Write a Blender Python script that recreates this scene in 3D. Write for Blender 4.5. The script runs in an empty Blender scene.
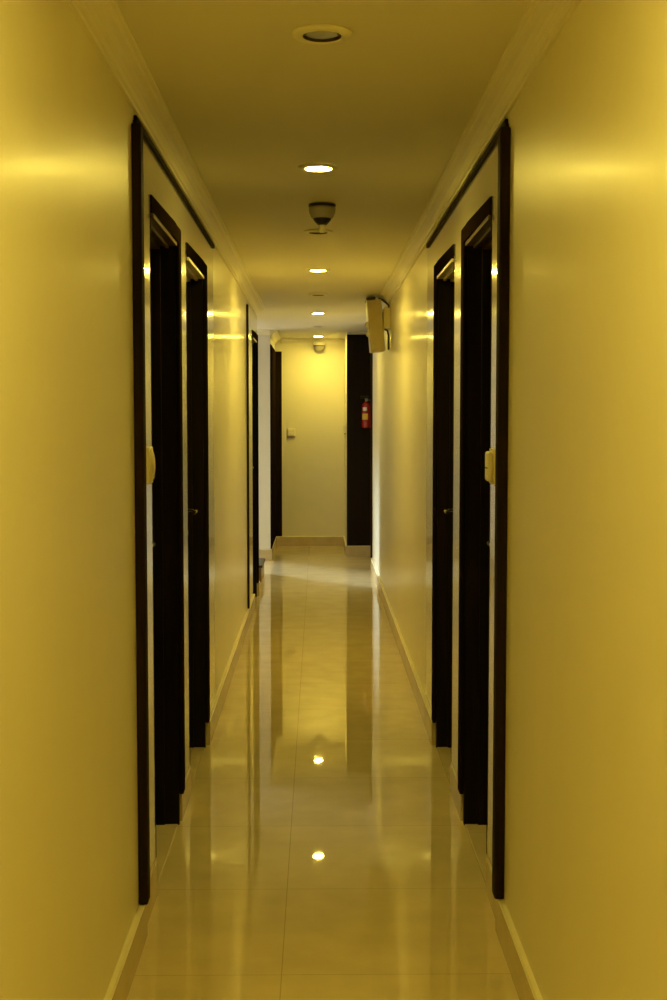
import bpy, bmesh, math
from mathutils import Vector, Matrix

C = bpy.context.scene.collection
PI = math.pi

# ------------------------------------------------------------------ geometry of the place (metres)
WL, WR = -0.495, 0.518          # corridor wall faces
H = 2.322                       # ceiling
SK = 0.108                      # skirting height
Y_BACK = -3.0                   # wall behind the viewpoint
Y_END = 14.6                    # end wall
PASS0, PASS1 = 10.62, 13.15     # side passage on the left (daylight)
R_END = 12.35                   # end of right wall
NIB = 13.52                     # dark clad nib on the right
XL2 = -0.483
EYE = 1.45

# ------------------------------------------------------------------ materials
def principled(name, col, rough=0.5, spec=0.5, metal=0.0, coat=0.0, coat_rough=0.05, ior=1.5):
    m = bpy.data.materials.new(name); m.use_nodes = True
    b = m.node_tree.nodes['Principled BSDF']
    b.inputs['Base Color'].default_value = (*col, 1)
    b.inputs['Roughness'].default_value = rough
    b.inputs['Specular IOR Level'].default_value = spec
    b.inputs['Metallic'].default_value = metal
    b.inputs['IOR'].default_value = ior
    b.inputs['Coat Weight'].default_value = coat
    b.inputs['Coat Roughness'].default_value = coat_rough
    return m

def add_noise(m, col2, scale=(3, 3, 3), fac_lo=0.35, fac_hi=0.65, bump=0.0, bump_dist=0.001, detail=4.0):
    nt = m.node_tree; N = nt.nodes; L = nt.links; b = N['Principled BSDF']
    tc = N.new('ShaderNodeTexCoord'); mp = N.new('ShaderNodeMapping')
    mp.inputs['Scale'].default_value = scale
    nz = N.new('ShaderNodeTexNoise'); nz.inputs['Scale'].default_value = 1.0; nz.inputs['Detail'].default_value = detail
    L.new(tc.outputs['Object'], mp.inputs['Vector']); L.new(mp.outputs['Vector'], nz.inputs['Vector'])
    mr = N.new('ShaderNodeMapRange')
    mr.inputs['From Min'].default_value = fac_lo; mr.inputs['From Max'].default_value = fac_hi
    L.new(nz.outputs['Fac'], mr.inputs['Value'])
    mx = N.new('ShaderNodeMix'); mx.data_type = 'RGBA'
    mx.inputs['A'].default_value = b.inputs['Base Color'].default_value
    mx.inputs['B'].default_value = (*col2, 1)
    L.new(mr.outputs['Result'], mx.inputs['Factor'])
    L.new(mx.outputs['Result'], b.inputs['Base Color'])
    if bump > 0:
        bp = N.new('ShaderNodeBump'); bp.inputs['Strength'].default_value = bump; bp.inputs['Distance'].default_value = bump_dist
        L.new(nz.outputs['Fac'], bp.inputs['Height']); L.new(bp.outputs['Normal'], b.inputs['Normal'])
    return m

def emission(name, col, strength):
    m = bpy.data.materials.new(name); m.use_nodes = True
    nt = m.node_tree; nt.nodes.clear()
    e = nt.nodes.new('ShaderNodeEmission'); o = nt.nodes.new('ShaderNodeOutputMaterial')
    e.inputs['Color'].default_value = (*col, 1); e.inputs['Strength'].default_value = strength
    nt.links.new(e.outputs[0], o.inputs[0])
    return m

M = {}
M['wall'] = add_noise(principled('wall_paint', (0.87, 0.83, 0.66), 0.38, 0.24, coat=0.05, coat_rough=0.19), (0.85, 0.81, 0.64), (2.5, 2.5, 0.6))
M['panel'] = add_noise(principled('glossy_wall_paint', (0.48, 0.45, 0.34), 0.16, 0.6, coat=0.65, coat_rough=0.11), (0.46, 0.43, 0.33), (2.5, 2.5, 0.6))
M['satin'] = add_noise(principled('satin_wall_paint', (0.87, 0.83, 0.66), 0.38, 0.24, coat=0.4, coat_rough=0.12), (0.85, 0.81, 0.64), (2.5, 2.5, 0.6))
M['white_wall'] = add_noise(principled('pale_plaster', (0.74, 0.73, 0.70), 0.5, 0.4), (0.72, 0.71, 0.68), (3, 3, 1))
M['ceiling'] = add_noise(principled('ceiling_paint', (0.80, 0.76, 0.63), 0.55, 0.3), (0.78, 0.74, 0.61), (1.5, 1.5, 1.5))
M['cornice'] = add_noise(principled('cornice_paint', (0.86, 0.82, 0.66), 0.45, 0.4), (0.84, 0.80, 0.64), (6, 6, 6))
M['skirting'] = add_noise(principled('skirting_tile', (0.62, 0.51, 0.31), 0.22, 0.5), (0.54, 0.44, 0.26), (9, 5, 9))
M['ledge'] = add_noise(principled('lit_skirting_ledge', (0.88, 0.84, 0.66), 0.4, 0.4), (0.85, 0.80, 0.62), (9, 5, 9))  # paler than the tile face: lamplight on the ledge put into its colour
M['matte_wood'] = add_noise(principled('matte_dark_wood', (0.014, 0.009, 0.006), 0.9, 0.0), (0.020, 0.012, 0.008), (40, 40, 2.5))
M['wood'] = add_noise(principled('dark_lacquered_wood', (0.010, 0.007, 0.005), 0.5, 0.08), (0.016, 0.010, 0.007), (40, 40, 2.5), bump=0.04)
M['trim'] = add_noise(principled('dark_brown_trim_wood', (0.020, 0.013, 0.008), 0.6, 0.02), (0.028, 0.018, 0.010), (30, 30, 2), bump=0.04)
M['leaf'] = add_noise(principled('dark_door_veneer', (0.014, 0.009, 0.006), 0.4, 0.15), (0.022, 0.013, 0.008), (40, 40, 2), bump=0.03)
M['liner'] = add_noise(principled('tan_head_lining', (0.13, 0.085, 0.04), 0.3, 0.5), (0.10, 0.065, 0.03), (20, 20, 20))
M['liner_pale'] = add_noise(principled('cream_head_lining', (0.80, 0.72, 0.50), 0.3, 0.5), (0.74, 0.66, 0.45), (20, 20, 20))
M['chrome'] = add_noise(principled('brushed_steel', (0.85, 0.83, 0.78), 0.18, 0.5, 1.0), (0.62, 0.60, 0.57), (60, 60, 60))
M['cream'] = add_noise(principled('cream_plastic', (0.88, 0.81, 0.58), 0.35, 0.5), (0.86, 0.79, 0.55), (15, 15, 15))
M['beige'] = add_noise(principled('beige_enamel', (0.55, 0.47, 0.29), 0.4, 0.4), (0.50, 0.43, 0.26), (15, 15, 15))
M['white_plastic'] = add_noise(principled('white_plastic', (0.82, 0.80, 0.74), 0.35, 0.5), (0.79, 0.77, 0.70), (15, 15, 15))
M['grey_plastic'] = add_noise(principled('grey_plastic', (0.42, 0.40, 0.36), 0.4, 0.5), (0.38, 0.36, 0.32), (15, 15, 15))
M['black'] = add_noise(principled('black_plastic', (0.012, 0.011, 0.010), 0.3, 0.5), (0.018, 0.016, 0.014), (20, 20, 20))
M['reflector'] = add_noise(principled('grey_reflector', (0.16, 0.15, 0.12), 0.3, 0.5, 0.3), (0.13, 0.12, 0.10), (30, 30, 30))
M['dark_rim'] = add_noise(principled('recess_wall', (0.05, 0.03, 0.02), 0.5, 0.4), (0.04, 0.025, 0.018), (30, 30, 30))
M['bulb_off'] = add_noise(principled('unlit_bulb_glass', (0.34, 0.33, 0.28), 0.15, 0.6), (0.28, 0.27, 0.23), (30, 30, 30))
M['red'] = add_noise(principled('red_enamel', (0.36, 0.010, 0.007), 0.22, 0.6, coat=0.5), (0.31, 0.008, 0.006), (12, 12, 12))
M['yellow'] = add_noise(principled('yellow_label', (0.80, 0.55, 0.08), 0.4), (0.76, 0.50, 0.07), (30, 30, 30))
M['label_white'] = add_noise(principled('white_label', (0.82, 0.80, 0.76), 0.4), (0.78, 0.76, 0.72), (30, 30, 30))
M['step'] = add_noise(principled('brown_step_stone', (0.26, 0.16, 0.08), 0.3), (0.20, 0.12, 0.06), (10, 10, 10))
M['nosing'] = add_noise(principled('dark_step_edge', (0.02, 0.014, 0.010), 0.4), (0.03, 0.02, 0.014), (10, 10, 10))
M['lamp'] = emission('lit_lamp', (1.0, 0.755, 0.118), 485.0)

def floor_material():
    m = principled('polished_floor_tile', (0.62, 0.53, 0.36), 0.018, 0.5)
    nt = m.node_tree; N = nt.nodes; L = nt.links; b = N['Principled BSDF']
    tc = N.new('ShaderNodeTexCoord'); mp = N.new('ShaderNodeMapping')
    mp.inputs['Location'].default_value = (0.096, -3.302, 0)
    L.new(tc.outputs['Object'], mp.inputs['Vector'])
    br = N.new('ShaderNodeTexBrick')
    br.offset = 0.0; br.squash = 1.0
    br.inputs['Scale'].default_value = 1.0
    br.inputs['Brick Width'].default_value = 0.617; br.inputs['Row Height'].default_value = 0.617
    br.inputs['Mortar Size'].default_value = 0.0016; br.inputs['Mortar Smooth'].default_value = 0.2
    br.inputs['Bias'].default_value = 0.0
    br.inputs['Color1'].default_value = (0.72, 0.62, 0.40, 1); br.inputs['Color2'].default_value = (0.69, 0.59, 0.38, 1)
    br.inputs['Mortar'].default_value = (0.52, 0.43, 0.27, 1)
    L.new(mp.outputs['Vector'], br.inputs['Vector'])
    nz = N.new('ShaderNodeTexNoise'); nz.inputs['Scale'].default_value = 7.0; nz.inputs['Detail'].default_value = 6.0
    L.new(tc.outputs['Object'], nz.inputs['Vector'])
    mr = N.new('ShaderNodeMapRange')
    mr.inputs['From Min'].default_value = 0.3; mr.inputs['From Max'].default_value = 0.7
    mr.inputs['To Min'].default_value = 0.92; mr.inputs['To Max'].default_value = 1.06
    L.new(nz.outputs['Fac'], mr.inputs['Value'])
    mx = N.new('ShaderNodeMix'); mx.data_type = 'RGBA'; mx.blend_type = 'MULTIPLY'
    mx.inputs['Factor'].default_value = 1.0
    L.new(br.outputs['Color'], mx.inputs['A']); L.new(mr.outputs['Result'], mx.inputs['B'])
    L.new(mx.outputs['Result'], b.inputs['Base Color'])
    bp = N.new('ShaderNodeBump'); bp.inputs['Strength'].default_value = 0.15; bp.inputs['Distance'].default_value = 0.0008
    bp.invert = True
    L.new(br.outputs['Fac'], bp.inputs['Height']); L.new(bp.outputs['Normal'], b.inputs['Normal'])
    return m
M['floor'] = floor_material()

# ------------------------------------------------------------------ mesh helpers
def BM(): return bmesh.new()

def bx(bm, x0, x1, y0, y1, z0, z1, bevel=0.0, seg=2, mi=0):
    r = bmesh.ops.create_cube(bm, size=1.0)
    vs = r['verts']
    bmesh.ops.scale(bm, vec=(abs(x1-x0), abs(y1-y0), abs(z1-z0)), verts=vs)
    bmesh.ops.translate(bm, vec=((x0+x1)/2, (y0+y1)/2, (z0+z1)/2), verts=vs)
    fs = set(f for v in vs for f in v.link_faces)
    for f in fs: f.material_index = mi
    if bevel > 0:
        es = list(set(e for v in vs for e in v.link_edges))
        bmesh.ops.bevel(bm, geom=es, offset=bevel, segments=seg, profile=0.5, affect='EDGES')
    return vs

def lathe(bm, prof, loc=(0, 0, 0), axis='Z', n=40, closed=False):
    """prof: (radius, height) pairs turned about an axis."""
    rings = []
    for r, z in prof:
        ring = []
        if r < 1e-6:
            ring = [bm.verts.new((0, 0, z))] * n
        else:
            for k in range(n):
                a = 2*PI*k/n
                ring.append(bm.verts.new((r*math.cos(a), r*math.sin(a), z)))
        rings.append(ring)
    faces = []
    pairs = list(zip(rings, rings[1:])) + ([(rings[-1], rings[0])] if closed else [])
    for a, b in pairs:
        for k in range(n):
            q = []
            for v in (a[k], a[(k+1) % n], b[(k+1) % n], b[k]):
                if v not in q: q.append(v)
            if len(q) >= 3:
                try: faces.append(bm.faces.new(q))
                except ValueError: pass
    vs = list(set(v for ring in rings for v in ring))
    if axis == 'Y': bmesh.ops.rotate(bm, cent=(0, 0, 0), matrix=Matrix.Rotation(-PI/2, 3, 'X'), verts=vs)
    if axis == 'X': bmesh.ops.rotate(bm, cent=(0, 0, 0), matrix=Matrix.Rotation(PI/2, 3, 'Y'), verts=vs)
    bmesh.ops.translate(bm, vec=loc, verts=vs)
    for f in faces: f.smooth = True
    return vs

def tube(bm, pts, rad, n=12):
    pts = [Vector(p) for p in pts]
    rings = []
    for i, p in enumerate(pts):
        d = (pts[min(i+1, len(pts)-1)] - pts[max(i-1, 0)]).normalized()
        up = Vector((0, 0, 1)) if abs(d.z) < 0.9 else Vector((1, 0, 0))
        u = d.cross(up).normalized(); w = d.cross(u).normalized()
        rings.append([bm.verts.new(p + rad*(u*math.cos(2*PI*k/n) + w*math.sin(2*PI*k/n))) for k in range(n)])
    for a, b in zip(rings, rings[1:]):
        for k in range(n):
            f = bm.faces.new((a[k], a[(k+1) % n], b[(k+1) % n], b[k])); f.smooth = True
    bm.faces.new(rings[0]); bm.faces.new(list(reversed(rings[-1])))

def extrude_profile(bm, prof, p0, p1, side, top_slot=False):
    """prof: (out, z) points; swept from p0 to p1 (both on the wall line), 'out' along the 2-D unit vector side."""
    a = [bm.verts.new((p0[0]+o*side[0], p0[1]+o*side[1], z)) for o, z in prof]
    b = [bm.verts.new((p1[0]+o*side[0], p1[1]+o*side[1], z)) for o, z in prof]
    n = len(prof); zt = max(z for o, z in prof)
    for k in range(n):
        bm.faces.new((a[k], a[(k+1) % n], b[(k+1) % n], b[k]))
    bm.faces.new(a); bm.faces.new(list(reversed(b)))
    if top_slot:
        for k in range(n):
            if prof[k][1] >= zt - 0.005 and prof[(k+1) % n][1] >= zt - 0.005:
                bm.faces.ensure_lookup_table()
                bm.faces[len(bm.faces)-2-n+k].material_index = 1

def obj(name, bm, mats, parent=None, label=None):
    bmesh.ops.recalc_face_normals(bm, faces=bm.faces)
    me = bpy.data.meshes.new(name); bm.to_mesh(me); bm.free()
    for m in (mats if isinstance(mats, (list, tuple)) else [mats]): me.materials.append(m)
    o = bpy.data.objects.new(name, me); C.objects.link(o)
    if parent:
        o.parent = parent
    if label: o['label'] = label
    return o

def struct(name, bm, mats, label, cat):
    o = obj(name, bm, mats); o['kind'] = 'structure'; o['label'] = label; o['category'] = cat
    return o

def thing(name, label, cat, loc=(0, 0, 0), rotz=0.0, group=None, kind=None):
    o = bpy.data.objects.new(name, None); C.objects.link(o)
    o.empty_display_size = 0.1
    o.location = loc; o.rotation_euler = (0, 0, rotz); o['label'] = label; o['category'] = cat
    if group: o['group'] = group
    if kind: o['kind'] = kind
    return o

def dup(root, loc, label, rotz=None):
    r = root.copy(); C.objects.link(r); r.location = loc; r['label'] = label
    if rotz is not None: r.rotation_euler = (0, 0, rotz)
    for ch in list(root.children):
        c = ch.copy(); C.objects.link(c); c.parent = r
        for g in list(ch.children):
            d = g.copy(); C.objects.link(d); d.parent = c
    return r

# ------------------------------------------------------------------ shell
T = 0.14     # wall thickness
HEAD = 2.04  # top of the door openings (clear)
# clear openings (y0, y1): lining 2 cm is inside the rough opening
L_DOORS = [(3.895, 4.553), (4.950, 5.632), (9.85, 10.43)]
R_DOORS = [(3.915, 4.540), (4.985, 5.620)]

def wall_with_doors(name, face, s, y0, y1, doors, zone, label):
    """s = -1 left wall, +1 right wall; zone = y ranges with glossier paint (material slot 1)."""
    bm = BM()
    a, b = sorted((face, face + s*T))
    cuts = sorted(set([y0, y1] + [v for d in doors for v in (d[0]-0.02, d[1]+0.02)] + [v for z in zone for v in z if y0 < v < y1]))
    for p, q in zip(cuts, cuts[1:]):
        mid = (p+q)/2
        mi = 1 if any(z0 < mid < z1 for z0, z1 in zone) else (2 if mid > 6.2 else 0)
        inside = any(d[0]-0.021 < mid < d[1]+0.021 for d in doors)
        bx(bm, a, b, p, q, (HEAD+0.02) if inside else 0.0, H, mi=mi)
    return struct(name, bm, [M['wall'], M['panel'], M['satin']], label, 'wall')

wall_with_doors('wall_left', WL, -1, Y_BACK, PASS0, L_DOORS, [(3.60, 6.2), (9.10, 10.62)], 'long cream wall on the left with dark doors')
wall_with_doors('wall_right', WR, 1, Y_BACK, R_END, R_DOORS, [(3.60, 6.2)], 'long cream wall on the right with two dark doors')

bm = BM(); bx(bm, -2.74, 2.2, Y_BACK-0.2, Y_END+0.7, -0.12, 0.0)
struct('floor', bm, M['floor'], 'polished cream tile floor of the corridor', 'floor')
bm = BM(); bx(bm, -2.74, 2.2, Y_BACK-0.2, Y_END+0.7, H, H+0.12)
struct('ceiling', bm, M['ceiling'], 'flat cream ceiling of the corridor', 'ceiling')
bm = BM(); bx(bm, WL-T, WR+T, Y_BACK-0.14, Y_BACK, 0, H)
struct('wall_back', bm, M['wall'], 'wall closing the corridor behind the viewpoint', 'wall')
bm = BM(); bx(bm, XL2, 2.14, Y_END, Y_END+0.14, 0, H)
struct('wall_end', bm, M['wall'], 'cream wall closing the far end of the corridor', 'wall')
MX = -0.66                      # inner mouth of the side passage
PY0, PY1 = 12.0, 15.1          # passage behind the mouth
bm = BM(); bx(bm, MX, XL2, PASS1, Y_END+0.7, 0, H)
struct('wall_far_left', bm, M['white_wall'], 'pale daylit wall at far left past the side passage', 'wall')
bm = BM()
bx(bm, -2.6, MX, PASS0-0.14, PY0, 0, H); bx(bm, -2.6, MX, PY1, PY1+0.14, 0, H)  # unseen near block added so its corner cuts the edge of the daylight patch
struct('wall_passage_added', bm, M['white_wall'], 'added side walls of the left passage, set to shape the daylight', 'wall')
bm = BM(); bx(bm, 0.302, 2.0, NIB, Y_END, 0, H)
struct('wall_far_right', bm, M['wall'], 'short wall block at far right carrying the dark wood panel', 'wall')
bm = BM()
bx(bm, WR+T, 2.0, R_END-0.14, R_END, 0, H); bx(bm, 2.0, 2.14, R_END-0.14, Y_END, 0, H)
struct('wall_right_recess', bm, M['wall'], 'walls of the recess at far right', 'wall')
# passage end wall with a tall window opening (daylight)
bm = BM()
WX = -2.6; WY0, WY1, WZ0, WZ1 = 13.45, 14.90, 0.25, 2.22
bx(bm, WX-0.14, WX, PY0-0.1, WY0, 0, H); bx(bm, WX-0.14, WX, WY1, PY1+0.14, 0, H)
bx(bm, WX-0.14, WX, WY0, WY1, 0, WZ0); bx(bm, WX-0.14, WX, WY0, WY1, WZ1, H)
struct('wall_passage_end', bm, M['white_wall'], 'end wall of the left side passage with a window', 'wall')
bm = BM()
fr = 0.05
bx(bm, WX-0.10, WX-0.05, WY0, WY0+fr, WZ0, WZ1); bx(bm, WX-0.10, WX-0.05, WY1-fr, WY1, WZ0, WZ1)
bx(bm, WX-0.10, WX-0.05, WY0+fr, WY1-fr, WZ0, WZ0+fr); bx(bm, WX-0.10, WX-0.05, WY0+fr, WY1-fr, WZ1-fr, WZ1)
bx(bm, WX-0.095, WX-0.055, (WY0+WY1)/2-0.02, (WY0+WY1)/2+0.02, WZ0+fr, WZ1-fr)
struct('window_1', bm, M['white_plastic'], 'open window frame at the end of the side passage', 'window')

# ------------------------------------------------------------------ skirting
def skirt_prof(t=0.017):
    return [(0, 0), (t, 0), (t, SK-0.004), (t-0.004, SK), (0, SK)]
bm = BM()
for p, q in ((Y_BACK, 3.562), (3.562, 3.872), (4.600, 4.928), (5.680, 9.828), (10.478, PASS0)):
    z = 3.6 < q < 5.0
    extrude_profile(bm, skirt_prof(0.006 if z else 0.017), (WL, p), (WL, q), (1, 0), not z)
struct('baseboard_left', bm, [M['skirting'], M['ledge']], 'low tiled skirting along the left wall', 'baseboard')
bm = BM()
for p, q in ((Y_BACK, 3.592), (3.592, 3.892), (4.588, 4.962), (5.668, R_END)):
    z = 3.6 < q < 5.0
    extrude_profile(bm, skirt_prof(0.006 if z else 0.017), (WR, p), (WR, q), (-1, 0), not z)
struct('baseboard_right', bm, [M['skirting'], M['ledge']], 'low tiled skirting along the right wall', 'baseboard')
bm = BM()
extrude_profile(bm, skirt_prof(0.02), (XL2+0.014, Y_END), (0.302, Y_END), (0, -1), True)
struct('baseboard_end', bm, [M['skirting'], M['ledge']], 'low skirting along the end wall', 'baseboard')
bm = BM()
extrude_profile(bm, skirt_prof(), (MX, PASS1), (XL2+0.014, PASS1), (0, -1), True)
extrude_profile(bm, skirt_prof(), (XL2, PASS1), (XL2, Y_END-0.02), (1, 0), True)
struct('baseboard_far_left', bm, [M['skirting'], M['ledge']], 'low skirting around the pale far left wall', 'baseboard')
bm = BM()
extrude_profile(bm, skirt_prof(0.02), (0.302-0.014, NIB), (1.9, NIB), (0, -1), True)
extrude_profile(bm, skirt_prof(), (0.302, NIB), (0.302, Y_END-0.02), (-1, 0), True)
struct('baseboard_far_right', bm, [M['skirting'], M['ledge']], 'low skirting under the dark panel at far right', 'baseboard')

# ------------------------------------------------------------------ cornice (crown moulding)
ZC = 2.268
CP = [(0, ZC), (0.010, ZC), (0.012, ZC+0.007), (0.018, ZC+0.010), (0.022, ZC+0.020), (0.030, ZC+0.029),
      (0.042, ZC+0.036), (0.056, ZC+0.040), (0.060, ZC+0.046), (0.070, ZC+0.048), (0.071, H), (0, H)]
def cornice(name, runs, label):
    bm = BM()
    for p0, p1, s in runs: extrude_profile(bm, CP, p0, p1, s)
    return struct(name, bm, M['cornice'], label, 'cornice')
cornice('trim_1', [((WL, Y_BACK), (WL, PASS0), (1, 0))], 'cream moulded cornice along top of left wall')
cornice('trim_2', [((WR, Y_BACK), (WR, R_END), (-1, 0))], 'cream moulded cornice along top of right wall')
cornice('trim_3', [((XL2+0.067, Y_END), (0.302-0.067, Y_END), (0, -1))], 'cream cornice above the end wall')
cornice('trim_4', [((XL2, PASS1), (XL2, Y_END), (1, 0)), ((MX, PASS1), (XL2, PASS1), (0, -1))], 'cornice along the pale far left wall')

# ------------------------------------------------------------------ dark surrounds framing each group of doors
def surround(name, face, s, y0, y1, label, prot=0.030, wid=0.055, top=2.228):
    """vertical post on the skirting plus a thin rail under the cornice"""
    bm = BM()
    inn = face - s*prot
    a, b = sorted((face, inn))
    bx(bm, a, b, y0, y0+wid, SK+0.001, top, bevel=0.005)
    c, d = sorted((face, face - s*0.009))
    if y1: bx(bm, c, d, y0+wid-0.004, y1, 2.242, 2.260, bevel=0.003)
    if y1: bx(bm, c, d, y0+0.04, y0+wid, top-0.004, 2.244)
    return struct(name, bm, M['trim'], label, 'trim')
surround('trim_5', WL, -1, 3.505, 6.2, 'dark wood post and top rail framing the near left doors', prot=0.026)
surround('trim_6', WR, 1, 3.535, 6.17, 'dark wood post and top rail framing the near right doors', prot=0.028)
surround('trim_7', WL, -1, 9.05, None, 'thin dark wood post before the far left door', prot=0.014, wid=0.05)
# dark wood cladding at the far end
bm = BM()
bx(bm, XL2, XL2+0.012, PASS1+0.03, Y_END-0.012, SK+0.001, 2.18)
bx(bm, XL2, -0.405, Y_END-0.012, Y_END, SK+0.001, 2.18)
struct('trim_8', bm, M['matte_wood'], 'narrow dark wood cladding in the far left corner', 'trim')
bm = BM()
bx(bm, 0.300, 1.9, NIB-0.016, NIB, SK+0.001, 2.300, bevel=0.003)
struct('trim_9', bm, M['wood'], 'full height dark wood panel at far right behind the extinguisher', 'trim')
bm = BM()
bx(bm, WR-0.016, WR+T, R_END+0.001, R_END+0.06, 0.002, H-0.002, bevel=0.004)
struct('trim_10', bm, M['trim'], 'dark upright strip capping the end of the right wall', 'trim')

# ------------------------------------------------------------------ doors
def make_door(name, face, s, y0, y1, label, handle_far=True, liner='liner'):
    yc = (y0+y1)/2
    root = thing(name, label, 'door', (face, yc, 0), kind='structure')
    def X(o): return s*o                 # o > 0 goes into the wall
    def bxs(bm, o0, o1, p, q, z0, z1, **k):
        a, b = sorted((X(o0), X(o1))); bx(bm, a, b, p-yc, q-yc, z0, z1, **k)
    CW = 0.065; CT = 0.016
    # casing on the wall face
    bm = BM()
    bxs(bm, -CT, -0.0005, y1+0.002, y1+CW, SK+0.002, HEAD+CW, bevel=0.004)
    bxs(bm, -0.0012, -0.0005, y0-0.010, y0, SK+0.002, HEAD+CW)
    bxs(bm, -CT, -0.0005, y1-0.10, y1+0.002, HEAD+0.012, HEAD+CW, bevel=0.004)
    # head slims towards the near side
    pts = [(0.0005, y0-0.004), (0.005, y0-0.004), (CT, y1-0.10), (0.0005, y1-0.10)]
    lo = [bm.verts.new((X(-o), q-yc, HEAD+0.012)) for o, q in pts]; hi = [bm.verts.new((X(-o), q-yc, HEAD+CW)) for o, q in pts]
    for k in range(4): bm.faces.new((lo[k], lo[(k+1) % 4], hi[(k+1) % 4], hi[k]))
    bm.faces.new(lo); bm.faces.new(hi)
    obj('casing', bm, M['matte_wood'], root)
    # lining of the opening
    bm = BM()
    bxs(bm, 0.0, T, y1+0.0005, y1+0.019, 0, HEAD+0.019)
    bxs(bm, 0.004, T, y0-0.019, y0-0.0005, 0, HEAD+0.019)
    bxs(bm, 0.05, 0.079, y1-0.012, y1+0.0005, 0.001, HEAD, bevel=0.002)
    obj('jamb', bm, M['wood'], root)
    bm = BM()
    bxs(bm, 0.0, T, y0-0.0005, y1+0.0005, HEAD+0.0005, HEAD+0.019)
    bxs(bm, 0.05, 0.079, y0, y1-0.012, HEAD-0.012, HEAD+0.0005, bevel=0.002)
    bxs(bm, -0.010, 0.0, y0, y1-0.02, HEAD-0.002, HEAD+0.0115, bevel=0.002)
    bxs(bm, 0.018, 0.030, y0, y1-0.02, HEAD-0.010, HEAD+0.0005, bevel=0.002)
    obj('head_lining', bm, M[liner], root, 'tan lining across the head of the opening')
    # leaf with two recessed panels
    bm = BM()
    O0, O1 = 0.082, 0.122
    a, b = sorted((X(O0), X(O1)))
    bx(bm, a, b, y0+0.003-yc, y1-0.003-yc, 0.006, HEAD-0.004)
    w = y1-y0
    for z0, z1 in ((0.18, 0.92), (1.08, 1.90)):
        for t_, o in ((0.0, O0-0.006),):
            bxs(bm, o, O0+0.001, y0+0.10, y0+0.125, z0, z1, bevel=0.002)
            bxs(bm, o, O0+0.001, y1-0.125, y1-0.10, z0, z1, bevel=0.002)
            bxs(bm, o, O0+0.001, y0+0.125, y1-0.125, z0, z0+0.025, bevel=0.002)
            bxs(bm, o, O0+0.001, y0+0.125, y1-0.125, z1-0.025, z1, bevel=0.002)
    leaf = obj('door_leaf', bm, M['leaf'], root)
    yh = (y1-0.075 if handle_far else y0+0.075) - yc
    dirn = -1 if handle_far else 1
    bm = BM()
    bxs(bm, O0-0.006, O0-0.0002, yh+yc-0.022, yh+yc+0.022, 0.90, 1.12, bevel=0.004)
    lathe(bm, [(0.0, 0), (0.010, 0.0), (0.010, 0.010), (0.0, 0.010)], (X(O0-0.011), yh, 0.955), 'X', 16)
    obj('escutcheon', bm, M['grey_plastic'], leaf, 'dull grey long plate')
    bm = BM()
    zt = 1.052
    tube(bm, [(X(O0-0.005), yh, zt), (X(O0-0.030), yh, zt), (X(O0-0.048), yh+dirn*0.004, zt), (X(O0-0.056), yh+dirn*0.016, zt),
              (X(O0-0.058), yh+dirn*0.05, zt), (X(O0-0.056), yh+dirn*0.115, zt-0.002)], 0.0085, 12)
    obj('handle', bm, M['chrome'], leaf, 'bright steel lever handle')
    bm = BM()
    bxs(bm, 0.004, 0.080, y0, y1, 0.0005, 0.004, bevel=0.0012)
    obj('threshold', bm, M['floor'], root, 'low tan stone sill')
    return root
make_door('door_1', WL, -1, *L_DOORS[0], 'nearest dark door on the left with cream switch before it', handle_far=False)
make_door('door_2', WL, -1, *L_DOORS[1], 'second dark door on the left with steel lever handle', liner='liner_pale')
make_door('door_3', WL, -1, *L_DOORS[2], 'farthest dark door on the left before the side passage')
make_door('door_4', WR, 1, *R_DOORS[0], 'nearest dark door on the right with boxy cream switch before it', handle_far=False)
make_door('door_5', WR, 1, *R_DOORS[1], 'second dark door on the right with steel lever handle', liner='liner_pale')

# ------------------------------------------------------------------ ceiling downlights
def make_downlight(lit, label, y, group):
    t = thing('downlight', label, 'ceiling light', (0.002 if lit else 0.010, y, H), group=group)
    bm = BM()
    lathe(bm, [(0.0445, -0.0005), (0.0695, -0.0005), (0.070, -0.003), (0.066, -0.0075), (0.056, -0.0100), (0.048, -0.0095), (0.0445, -0.008)], closed=True)
    obj('trim_ring', bm, M['cornice'], t)
    if lit:
        bm = BM(); lathe(bm, [(0.0, -0.0105), (0.020, -0.0102), (0.036, -0.0092), (0.044, -0.0078), (0.044, -0.0006), (0.0, -0.0006)])
        obj('lamp', bm, M['lamp'], t, 'glowing warm lamp')
    else:
        bm = BM(); lathe(bm, [(0.044, -0.0082), (0.044, -0.0008), (0.0425, -0.0008), (0.0425, -0.0078)], closed=True)
        obj('recess', bm, M['dark_rim'], t, 'dark inner rim')
        bm = BM(); lathe(bm, [(0.0, -0.0060), (0.024, -0.0056), (0.034, -0.0044), (0.0420, -0.0036), (0.0420, -0.0006), (0.0, -0.0006)])
        obj('lamp', bm, M['bulb_off'], t, 'unlit grey lamp')
    return t
ON, OFF = 'lit ceiling downlights', 'unlit ceiling downlights'
d0 = make_downlight(True, 'largest lit ceiling downlight, just before the smoke detector', 4.60, ON)
for y, lab in ((7.77, 'second lit ceiling downlight, beyond the smoke detector'),
               (10.95, 'third lit ceiling downlight, beside the wall emergency light'),
               (14.07, 'farthest lit ceiling downlight, right above the dome camera'),
               (1.43, 'lit ceiling downlight overhead at the viewpoint, before the nearest unlit one'),
               (-1.74, 'lit ceiling downlight behind the viewpoint near back wall')):
    dup(d0, (0.002, y, H), lab)
u0 = make_downlight(False, 'nearest unlit ceiling downlight, big round ring before the door posts', 3.02, OFF)
for y, lab in ((6.18, 'unlit ceiling downlight just beyond the smoke detector'),
               (9.31, 'unlit ceiling downlight beside the wall emergency light'),
               (12.56, 'farthest unlit ceiling downlight, before the end wall')):
    dup(u0, (0.002, y, H), lab)

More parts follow.
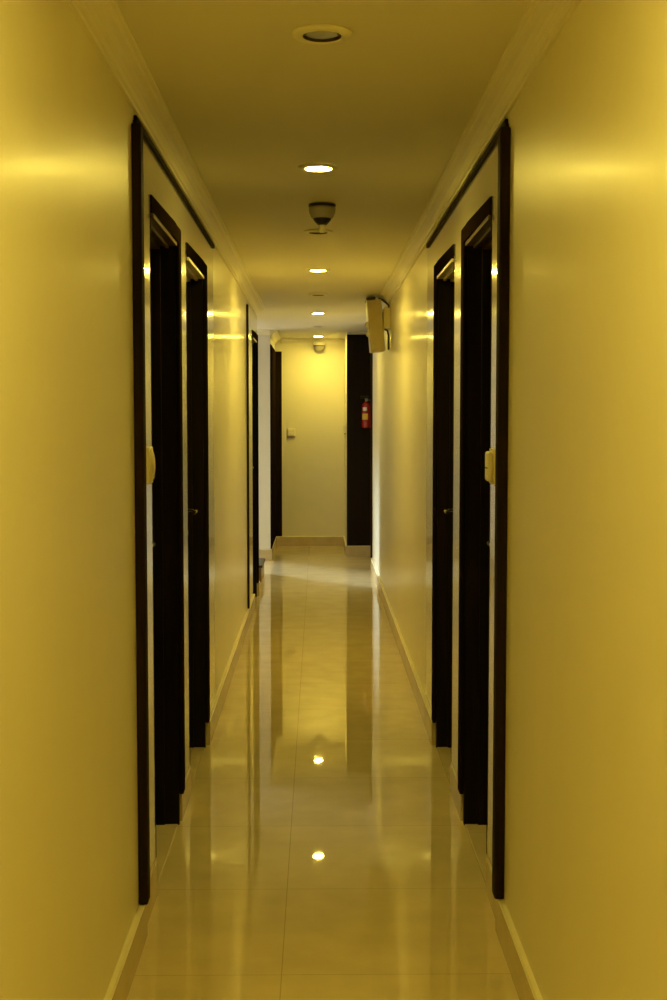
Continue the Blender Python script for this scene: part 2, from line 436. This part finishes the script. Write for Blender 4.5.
# ------------------------------------------------------------------ smoke detector
t = thing('smoke_detector', 'grey bowl shaped smoke detector hanging from the ceiling', 'smoke detector', (0.018, 5.41, H))
bm = BM(); lathe(bm, [(0, -0.0005), (0.056, -0.0005), (0.057, -0.008), (0.053, -0.012), (0, -0.012)])
obj('base', bm, M['black'], t, 'dark mounting ring')
bm = BM(); lathe(bm, [(0, -0.012), (0.054, -0.012), (0.0555, -0.020), (0.053, -0.036), (0.046, -0.052), (0.040, -0.058), (0, -0.058)])
obj('body', bm, M['grey_plastic'], t)
bm = BM(); lathe(bm, [(0, -0.058), (0.038, -0.058), (0.036, -0.064), (0.028, -0.074), (0.018, -0.084), (0, -0.084)])
obj('louvre', bm, M['black'], t, 'black vent ring')
bm = BM(); lathe(bm, [(0, -0.084), (0.013, -0.084), (0.014, -0.106), (0.010, -0.114), (0, -0.114)])
obj('sensor_head', bm, M['cream'], t, 'small cream tip')

# ------------------------------------------------------------------ dome camera on the end wall
t = thing('dome_camera', 'round dome camera high on the end wall under farthest light', 'camera', (0.012, Y_END, 2.29))
bm = BM(); lathe(bm, [(0, 0.0005), (0.050, 0.0005), (0.050, 0.018), (0.044, 0.022), (0, 0.022)], axis='Y')
bmesh.ops.rotate(bm, cent=(0, 0, 0), matrix=Matrix.Rotation(PI, 3, 'Z'), verts=bm.verts); bmesh.ops.translate(bm, vec=(0, 0, -0.045), verts=bm.verts)
obj('mount', bm, M['white_plastic'], t)
bm = BM(); lathe(bm, [(0, 0.0), (0.058, 0.0), (0.064, -0.010), (0.064, -0.030), (0.060, -0.036), (0, -0.036)], (0, -0.085, -0.012))
obj('housing', bm, M['white_plastic'], t)
bm = BM(); lathe(bm, [(0.0635, -0.036), (0.0645, -0.040), (0.060, -0.046), (0.0, -0.046)], (0, -0.085, -0.012))
obj('ring', bm, M['black'], t, 'black ring')
bm = BM(); lathe(bm, [(0.056, -0.046), (0.054, -0.062), (0.045, -0.080), (0.028, -0.094), (0.0, -0.100)], (0, -0.085, -0.012))
obj('dome', bm, M['grey_plastic'], t, 'grey dome')
bm = BM(); bx(bm, -0.018, 0.018, -0.05, -0.020, -0.055, -0.020, bevel=0.004)
obj('bracket', bm, M['white_plastic'], t)

# ------------------------------------------------------------------ wall switches
def switch(face, s, y, z, label, rounded):
    t = thing('wall_switch', label, 'switch', (face, y, z), group='wall switches')
    d = -s
    bm = BM()
    if rounded:
        vs = bx(bm, 0, d*0.010, -0.058, 0.058, -0.054, 0.054, bevel=0.004, seg=3)
        obj('plate', bm, M['cream'], t)
        bm = BM()
        r = bmesh.ops.create_uvsphere(bm, u_segments=32, v_segments=16, radius=1.0)
        bmesh.ops.scale(bm, vec=(0.0145, 0.044, 0.052), verts=r['verts']); bmesh.ops.translate(bm, vec=(d*0.008, 0, 0), verts=r['verts'])
        for f in bm.faces: f.smooth = True
        obj('cover', bm, M['cream'], t)
        bm = BM(); lathe(bm, [(0, 0), (0.007, 0), (0.007, 0.003), (0.004, 0.005), (0, 0.005)], (0, 0, 0), 'X')
        bmesh.ops.scale(bm, vec=(d, 1, 1), verts=bm.verts); bmesh.ops.translate(bm, vec=(d*0.015, 0, -0.034), verts=bm.verts)
        obj('button', bm, M['white_plastic'], t)
    else:
        bx(bm, 0, d*0.012, -0.048, 0.048, -0.052, 0.052, bevel=0.003, seg=2)
        obj('plate', bm, M['cream'], t)
        bm = BM(); bx(bm, d*0.012, d*0.026, -0.040, 0.040, -0.044, 0.044, bevel=0.008, seg=3)
        obj('rocker', bm, M['cream'], t)
        bm = BM(); bx(bm, d*0.0255, d*0.0275, -0.02, 0.02, -0.006, -0.002)
        obj('slot', bm, M['nosing'], t, 'dark slot')
    return t
switch(WL, -1, 3.775, 1.310, 'rounded cream switch on left wall before the nearest door', True)
switch(WR, 1, 3.790, 1.306, 'boxy cream switch on right wall before the nearest door', False)
def plate_switch(loc, rotz, label):
    t = thing('wall_switch', label, 'switch', loc, rotz, group='wall switches')
    bm = BM(); bx(bm, -0.046, 0.046, -0.014, 0, -0.046, 0.046, bevel=0.003); obj('plate', bm, M['ledge'], t)
    for z0, z1 in ((0.004, 0.037), (-0.037, -0.004)):
        bm = BM(); vs = bx(bm, -0.037, 0.037, -0.024, -0.014, z0, z1, bevel=0.002); obj('rocker', bm, M['ledge'], t)
    bm = BM(); bx(bm, -0.046, 0.046, -0.020, 0, -0.056, -0.0465, bevel=0.002); obj('shadow_edge', bm, M['step'], t, 'brown strip standing in for the shadow below')  # painted shadow: brown strip under the plate
    return t
plate_switch((-0.300, Y_END, 1.278), 0, 'square double switch at left of the end wall')
plate_switch((0.302, 14.05, 1.32), -PI/2, 'narrow side-on switch at right edge of end wall')

# ------------------------------------------------------------------ emergency light on the right wall
t = thing('emergency_light', 'tilted cream emergency light box high on right wall', 'emergency light', (WR, 9.32, 2.10))
TILT = math.radians(-5)
def tilt(bm): bmesh.ops.rotate(bm, cent=(-0.10, 0, 0), matrix=Matrix.Rotation(TILT, 3, 'Y'), verts=bm.verts)
bm = BM(); bx(bm, -0.155, -0.052, 0.0, 0.26, -0.180, 0.185, bevel=0.008, seg=3); tilt(bm)
obj('housing', bm, M['beige'], t)
bm = BM(); bx(bm, -0.158, -0.090, -0.004, 0.264, 0.186, 0.203, bevel=0.004); tilt(bm)
obj('top_cap', bm, M['black'], t, 'black cap')
for z in (0.012, -0.052):
    bm = BM(); lathe(bm, [(0, 0), (0.022, 0.0), (0.024, 0.008), (0.016, 0.020), (0.010, 0.024), (0, 0.024)], (0, 0, 0), 'X', 24)
    bmesh.ops.scale(bm, vec=(-1, 1, 1), verts=bm.verts); bmesh.ops.translate(bm, vec=(-0.155, 0.035, z), verts=bm.verts); tilt(bm)
    obj('lamp_head', bm, M['white_plastic'], t)
bm = BM(); bx(bm, -0.048, -0.0005, 0.02, 0.20, -0.02, 0.13, bevel=0.006, seg=3)
obj('wall_bracket', bm, M['cream'], t)
bm = BM(); bx(bm, -0.062, -0.044, 0.06, 0.16, 0.03, 0.10); obj('arm', bm, M['grey_plastic'], t)
bm = BM(); tube(bm, [(-0.085, 0.02, 0.195), (-0.06, 0.015, 0.185), (-0.035, 0.015, 0.165), (-0.012, 0.02, 0.145), (-0.010, 0.04, 0.10)], 0.007)
obj('cable', bm, M['black'], t, 'black cable over the top')
bm = BM(); tube(bm, [(-0.042, 0.012, -0.025), (-0.022, 0.008, -0.035), (-0.014, 0.010, -0.07), (-0.014, 0.012, -0.17)], 0.007)
obj('cable', bm, M['black'], t, 'black cable hanging below')

# ------------------------------------------------------------------ fire extinguisher on the dark panel
def arc(bm, r, z0, z1, a0, a1, n=14, th=0.0006):
    rows = []
    for k in range(n+1):
        a = math.radians(a0+(a1-a0)*k/n); c, s_ = math.cos(a), math.sin(a)
        rows.append([bm.verts.new((q*c, q*s_, z)) for q, z in ((r, z0), (r, z1), (r-th, z1), (r-th, z0))])
    for a, b in zip(rows, rows[1:]):
        for j in range(4): bm.faces.new((a[j], a[(j+1) % 4], b[(j+1) % 4], b[j]))
    bm.faces.new(rows[0]); bm.faces.new(rows[-1])
t = thing('fire_extinguisher', 'small red fire extinguisher hung on dark panel at far right', 'fire extinguisher', (0.500, NIB-0.016-0.062, 1.335))
R0 = 0.050
bm = BM(); lathe(bm, [(0, 0), (0.040, 0), (R0, 0.008), (R0, 0.225), (0.046, 0.245), (0.032, 0.262), (0.018, 0.268), (0.018, 0.276), (0, 0.276)])
obj('body', bm, M['red'], t)
bm = BM(); arc(bm, R0+0.0008, 0.088, 0.150, -150, -75)
obj('label', bm, M['yellow'], t, 'yellow label')
bm = BM(); arc(bm, R0+0.0008, 0.180, 0.215, -140, -85)
obj('label', bm, M['label_white'], t, 'white band')
bm = BM(); lathe(bm, [(0, 0.276), (0.015, 0.276), (0.017, 0.300), (0.012, 0.306), (0, 0.306)])
vv = obj('valve', bm, M['grey_plastic'], t)
bm = BM(); bx(bm, -0.060, 0.030, -0.009, 0.009, 0.306, 0.314, bevel=0.002); obj('handle', bm, M['black'], t)
bm = BM()
bx(bm, -0.009, 0.009, -0.035, 0.02, 0.318, 0.325, bevel=0.002)
bx(bm, -0.060, 0.028, -0.008, 0.008, 0.325, 0.333, bevel=0.002)
bx(bm, -0.006, 0.006, -0.006, 0.006, 0.312, 0.326)
obj('lever', bm, M['black'], t)
bm = BM(); tube(bm, [(0.016, 0, 0.290), (0.040, -0.004, 0.288), (0.058, -0.006, 0.265), (0.062, -0.008, 0.22), (0.062, -0.010, 0.12)], 0.007)
obj('hose', bm, M['black'], t)
bm = BM(); bx(bm, -0.02, 0.02, 0.049, 0.0622, 0.12, 0.26); bx(bm, -0.03, 0.03, 0.046, 0.054, 0.17, 0.186)
obj('bracket', bm, M['grey_plastic'], t)

# ------------------------------------------------------------------ step into the side passage
t = thing('stair_step', 'low brown step with dark edge at mouth of left passage', 'step', (-0.577, 11.69, 0))
bm = BM(); bx(bm, -0.082, 0.078, -0.295, 0.295, 0.0, 0.125); obj('riser', bm, M['step'], t)
bm = BM(); bx(bm, -0.082, 0.088, -0.305, 0.305, 0.125, 0.146, bevel=0.004); obj('tread', bm, M['nosing'], t, 'dark tread edge')

# ------------------------------------------------------------------ light: daylight through the passage window
w = bpy.data.worlds.new('daylight'); bpy.context.scene.world = w; w.use_nodes = True
bg = w.node_tree.nodes['Background']; bg.inputs['Color'].default_value = (1.0, 0.95, 0.82, 1); bg.inputs['Strength'].default_value = 5.0
pl = bpy.data.lights.new('window_portal', 'AREA'); pl.shape = 'RECTANGLE'; pl.size = WY1-WY0; pl.size_y = WZ1-WZ0
pl.cycles.is_portal = True
po = bpy.data.objects.new('window_portal', pl); C.objects.link(po)
po.location = (WX-0.12, (WY0+WY1)/2, (WZ0+WZ1)/2)
po.rotation_euler = Vector((1, 0, 0)).to_track_quat('-Z', 'Z').to_euler()

sun = bpy.data.lights.new('daylight_sun', 'SUN'); sun.energy = 5.0; sun.angle = math.radians(10); sun.color = (0.86, 1.0, 1.0)
so = bpy.data.objects.new('daylight_sun', sun); C.objects.link(so)
so.location = (-6, 18, 4); so.rotation_euler = Vector((0.743, -0.669, -0.30)).to_track_quat('-Z', 'Z').to_euler()

# ------------------------------------------------------------------ camera
F = 1300.0
cam = bpy.data.cameras.new('camera'); co = bpy.data.objects.new('camera', cam); C.objects.link(co)
cam.sensor_fit = 'VERTICAL'; cam.sensor_height = 36.0; cam.sensor_width = 24.0
cam.lens = F/1000.0*36.0
pitch = math.atan(83/math.hypot(F, 15.5)); yaw = math.atan(15.5/F)
co.location = (0, 0, EYE)
co.rotation_euler = (PI/2 - pitch, 0, -yaw)
cam.clip_start = 0.02
sc = bpy.context.scene
sc.camera = co
sc.view_settings.view_transform = 'Standard'; sc.view_settings.look = 'None'
sc.view_settings.exposure = 0.0; sc.view_settings.gamma = 1.0; sc.view_settings.use_curve_mapping = False
sc.cycles.max_bounces = 16; sc.cycles.diffuse_bounces = 10; sc.cycles.glossy_bounces = 8
sc.cycles.sample_clamp_indirect = 8.0
